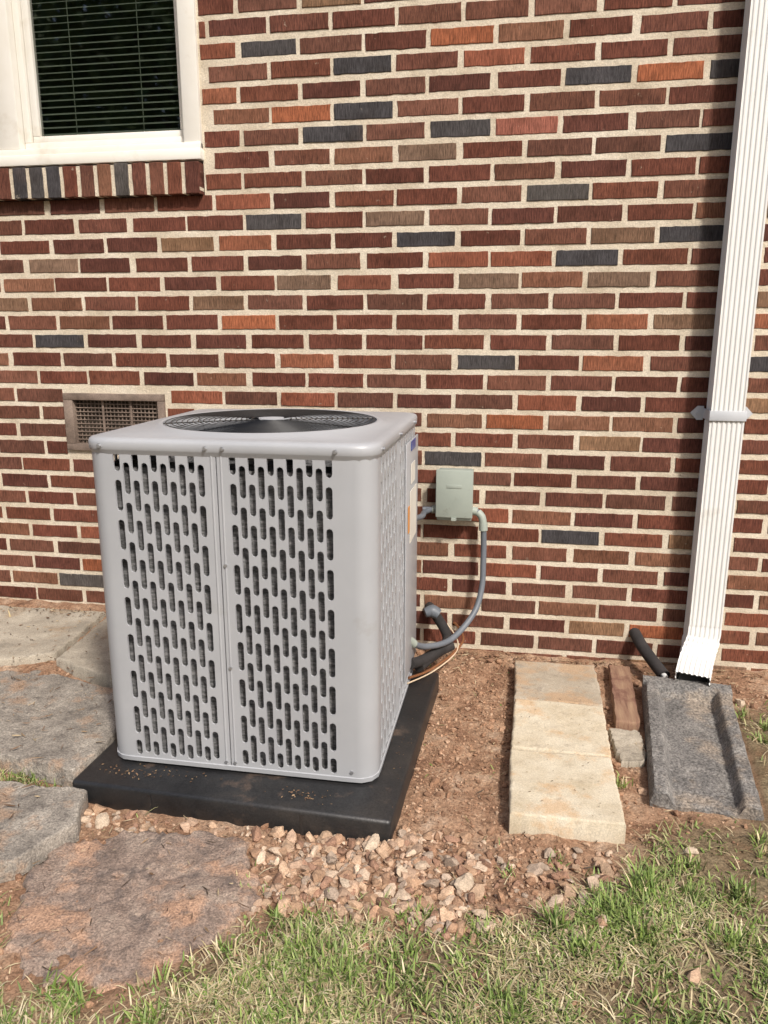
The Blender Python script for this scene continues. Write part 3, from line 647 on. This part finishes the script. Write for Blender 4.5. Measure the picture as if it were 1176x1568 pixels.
# ------------------------------------------------------------------ grass
def grass():
    P=[];Az=[];Ln=[];Wd=[];Bd=[];Cl=[]
    greens=np.array([(.18,.25,.055),(.23,.31,.085),(.13,.20,.045),(.29,.35,.12),(.20,.27,.09)]); straw=np.array([(.54,.45,.28),(.46,.37,.21),(.62,.54,.36),(.35,.27,.16),(.40,.38,.19)])
    def put(x,y,l,w,b,green):
        P.append((x,y,gheight(x,y)-.003)); Az.append(rng.uniform(0,6.283)); Ln.append(l); Wd.append(w); Bd.append(b)
        Cl.append((greens[rng.integers(5)] if green else straw[rng.integers(5)])*rng.uniform(.75,1.2))
    n=0
    while n<52000:
        x=rng.uniform(-1.9,1.25); y=rng.uniform(-1.95,-.03)
        if n%2==0: x=rng.uniform(-1,.8); y=rng.uniform(-1.8,-1.2)
        if any(inrect(x,y,r) for r in solid) or inflag(x,y): continue
        if x<-1.05 and y>-1.47: continue
        g=gmask(x,y)
        pat=nz(x*4.2,y*4.2,21)+.6*nz(x*12,y*12,22)
        dens=g*(.13+.87*sstep(-.30,.28,pat))
        if x>.3 and y>-1.2: dens*=.5
        if x>.70 and y>-.7: dens*=.6
        if rng.random()>max(dens,.004): continue
        green=rng.random()<.30+.44*sstep(-.2,.3,nz(x*5,y*5,31)+.4*nz(x*14,y*14,32))
        l=rng.uniform(.011,.030)*(1+.7*sstep(.1,.5,pat))
        if green:
            if rng.random()<.15: put(x,y,rng.uniform(.010,.018),rng.uniform(.0025,.0045),rng.uniform(.6,1.5),True)
            else: put(x,y,l,rng.uniform(.0012,.0024),rng.uniform(.3,1.5),True)
        else: put(x,y,rng.uniform(.012,.050),rng.uniform(.0008,.0018),rng.uniform(1.2,1.75),False)
        n+=1
    tufts=[(.11,-1.36,90,.055),(.155,-1.42,80,.05),(.30,-1.22,80,.06),(.33,-1.16,30,.04),(-.02,-1.40,50,.04),(.28,-1.36,60,.05),(.0,-1.55,60,.05),(-.45,-1.42,40,.035),(-.38,-1.5,60,.04),(.5,-1.2,60,.045),(.45,-1.35,70,.05),(.6,-1.0,40,.035),(.12,-1.13,24,.03),(.30,-.80,30,.035),(.74,-.5,50,.035),(.78,-.42,40,.04),(.72,-.35,25,.035),(.35,-.62,25,.03),(-.9,-1.72,60,.045),(-1.0,-1.66,50,.045),(-1.06,-1.50,30,.04),(-.75,-1.69,50,.045),(-.6,-1.7,50,.04),(.02,-1.2,14,.03),(.2,-1.18,16,.03),(-.16,-1.36,30,.035),(-.55,-1.36,25,.03),(-1.06,-1.30,14,.03)]
    for _ in range(170):
        x=rng.uniform(-.9,1.0); y=rng.uniform(-1.8,-1.0)
        if gmask(x,y)>.6 and not any(inrect(x,y,r) for r in solid) and not inflag(x,y): tufts.append((x,y,int(rng.integers(10,35)),rng.uniform(.025,.045)))
    for tx,ty,k,l in tufts:
        for _ in range(k):
            put(tx+rng.normal(0,.014),ty+rng.normal(0,.013),l*rng.uniform(.5,1.2),rng.uniform(.0014,.0028),rng.uniform(.25,1.2),rng.random()<.86)
    for _ in range(260): put(rng.normal(-1.30,.09),rng.normal(-1.085,.014),rng.uniform(.02,.045),.0016,rng.uniform(.3,1.2),rng.random()<.8)
    for _ in range(160): put(rng.uniform(-1.2,-1.0),rng.uniform(-1.62,-1.48),rng.uniform(.02,.04),.0016,rng.uniform(.3,1.2),rng.random()<.7)
    for _ in range(20000):
        x=rng.uniform(-6,5); y=rng.uniform(-7,-.2)
        if -1.9<x<1.25 and y>-1.95: continue
        P.append((x,y,gh(x,y)-.002)); Az.append(rng.uniform(0,6.283)); Ln.append(rng.uniform(.03,.06)); Wd.append(.004); Bd.append(rng.uniform(.3,1.4)); Cl.append((greens[rng.integers(5)] if rng.random()<.6 else straw[rng.integers(5)]))
    P=np.array(P);Az=np.array(Az);Ln=np.array(Ln);Wd=np.array(Wd);Bd=np.array(Bd);Cl=np.array(Cl); n=len(P)
    d=np.stack([np.cos(Az),np.sin(Az),np.zeros(n)],1); s=np.stack([-np.sin(Az),np.cos(Az),np.zeros(n)],1)
    rows=[]; pos=P.copy(); ts=[0,.35,.7,1]; prev=0
    for t in ts:
        if t>0:
            ang=np.minimum(Bd*(.25+.9*t),1.62); seg=(Ln*(t-prev))[:,None]; pos=pos+seg*(d*np.sin(ang)[:,None]+np.array([0,0,1])*np.cos(ang)[:,None]); prev=t
        w=(Wd*[1,.9,.6,.08][ts.index(t)])[:,None]; q=pos.copy(); q[:,2]=np.maximum(q[:,2],P[:,2]+.003*(t>0)+.002)
        rows+= [q-s*w,q+s*w]
    V=np.stack(rows,1).reshape(-1,3); b=np.arange(n)[:,None]*8
    F=np.concatenate([b+np.array([0,1,3,2]),b+np.array([2,3,5,4]),b+np.array([4,5,7,6])]).tolist()
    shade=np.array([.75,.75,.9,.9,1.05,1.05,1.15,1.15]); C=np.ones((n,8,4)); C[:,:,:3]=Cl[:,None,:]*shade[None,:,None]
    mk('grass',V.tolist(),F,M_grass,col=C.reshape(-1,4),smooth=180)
grass()
# ------------------------------------------------------------------ trees in the yard (behind the camera; mirrored in the window glass)
def tree(name,x,y,h,seed):
    r=random.Random(seed); t=empty(name); mb=MB()
    mb.tube([(x,y,-.1),(x+.1,y,h*.3),(x-.05,y+.1,h*.6),(x,y,h*.9)],[.22,.17,.1,.03],10)
    tips=[]
    for i in range(18):
        a=r.uniform(0,6.28); z=h*r.uniform(.2,.85); l=h*r.uniform(.15,.32); e=(x+l*math.cos(a),y+l*math.sin(a),z+l*.5); mb.tube([(x,y,z),((x+e[0])/2,(y+e[1])/2,z+l*.2),e],[.06,.04,.015],6,0,True,3); tips.append(e)
    mb.obj('trunk',M_bark,t,smooth=60)
    v=[];f=[]
    for e in tips+[(x,y,h*.9)]:
        for c in range(8):
            q=Vector(e)+Vector((r.gauss(0,.9),r.gauss(0,.9),r.gauss(0,.7)))
            for k in range(24):
                p=q+Vector((r.gauss(0,.36),r.gauss(0,.36),r.gauss(0,.3))); a=Vector((r.gauss(0,1),r.gauss(0,1),r.gauss(0,1))).normalized()*.18; b=a.cross(Vector((r.gauss(0,1),r.gauss(0,1),r.gauss(0,1)))).normalized()*.13
                n=len(v); v+=[p-a,p+b,p+a,p-b]; f.append((n,n+1,n+2,n+3))
    mk('crown',v,f,M_leaf,t)
for i,(x,y,h) in enumerate([(-8,-15,8),(-3.5,-17,9),(1,-16,7),(-12.5,-17,9),(6,-18,8),(-6,-20,10),(-10.5,-21,11)]): tree('tree' if i==0 else 'tree.%03d'%i,x,y,h,i)

# ------------------------------------------------------------------ light
az=R(36); el=R(46)
S=Vector((math.cos(el)*math.sin(az),-math.cos(el)*math.cos(az),math.sin(el)))
sd=bpy.data.lights.new('sun','SUN'); sd.energy=4.0; sd.angle=R(5); sd.color=(1,.945,.87)
so=bpy.data.objects.new('sun',sd); scene.collection.objects.link(so); so.rotation_euler=(-S).to_track_quat('-Z','Y').to_euler()
w=bpy.data.worlds.new('World'); scene.world=w; w.use_nodes=True; nt=w.node_tree
sky=nt.nodes.new('ShaderNodeTexSky'); sky.sky_type='NISHITA'; sky.sun_disc=False; sky.sun_elevation=el; sky.sun_rotation=math.atan2(S.x,S.y); sky.dust_density=4
nt.links.new(sky.outputs[0],nt.nodes['Background'].inputs[0]); nt.nodes['Background'].inputs[1].default_value=.15
scene.view_settings.view_transform='Standard'; scene.view_settings.look='None'; scene.view_settings.exposure=0
# ------------------------------------------------------------------ camera
cam=bpy.data.cameras.new('camera'); co=bpy.data.objects.new('camera',cam); scene.collection.objects.link(co); scene.camera=co
cam.sensor_fit='VERTICAL'; cam.sensor_height=36; cam.lens=36*1180/1568; cam.clip_end=500; cam.clip_start=.05
co.location=(0,-2.72,1.19); co.rotation_euler=(R(90-13.3),0,R(10))
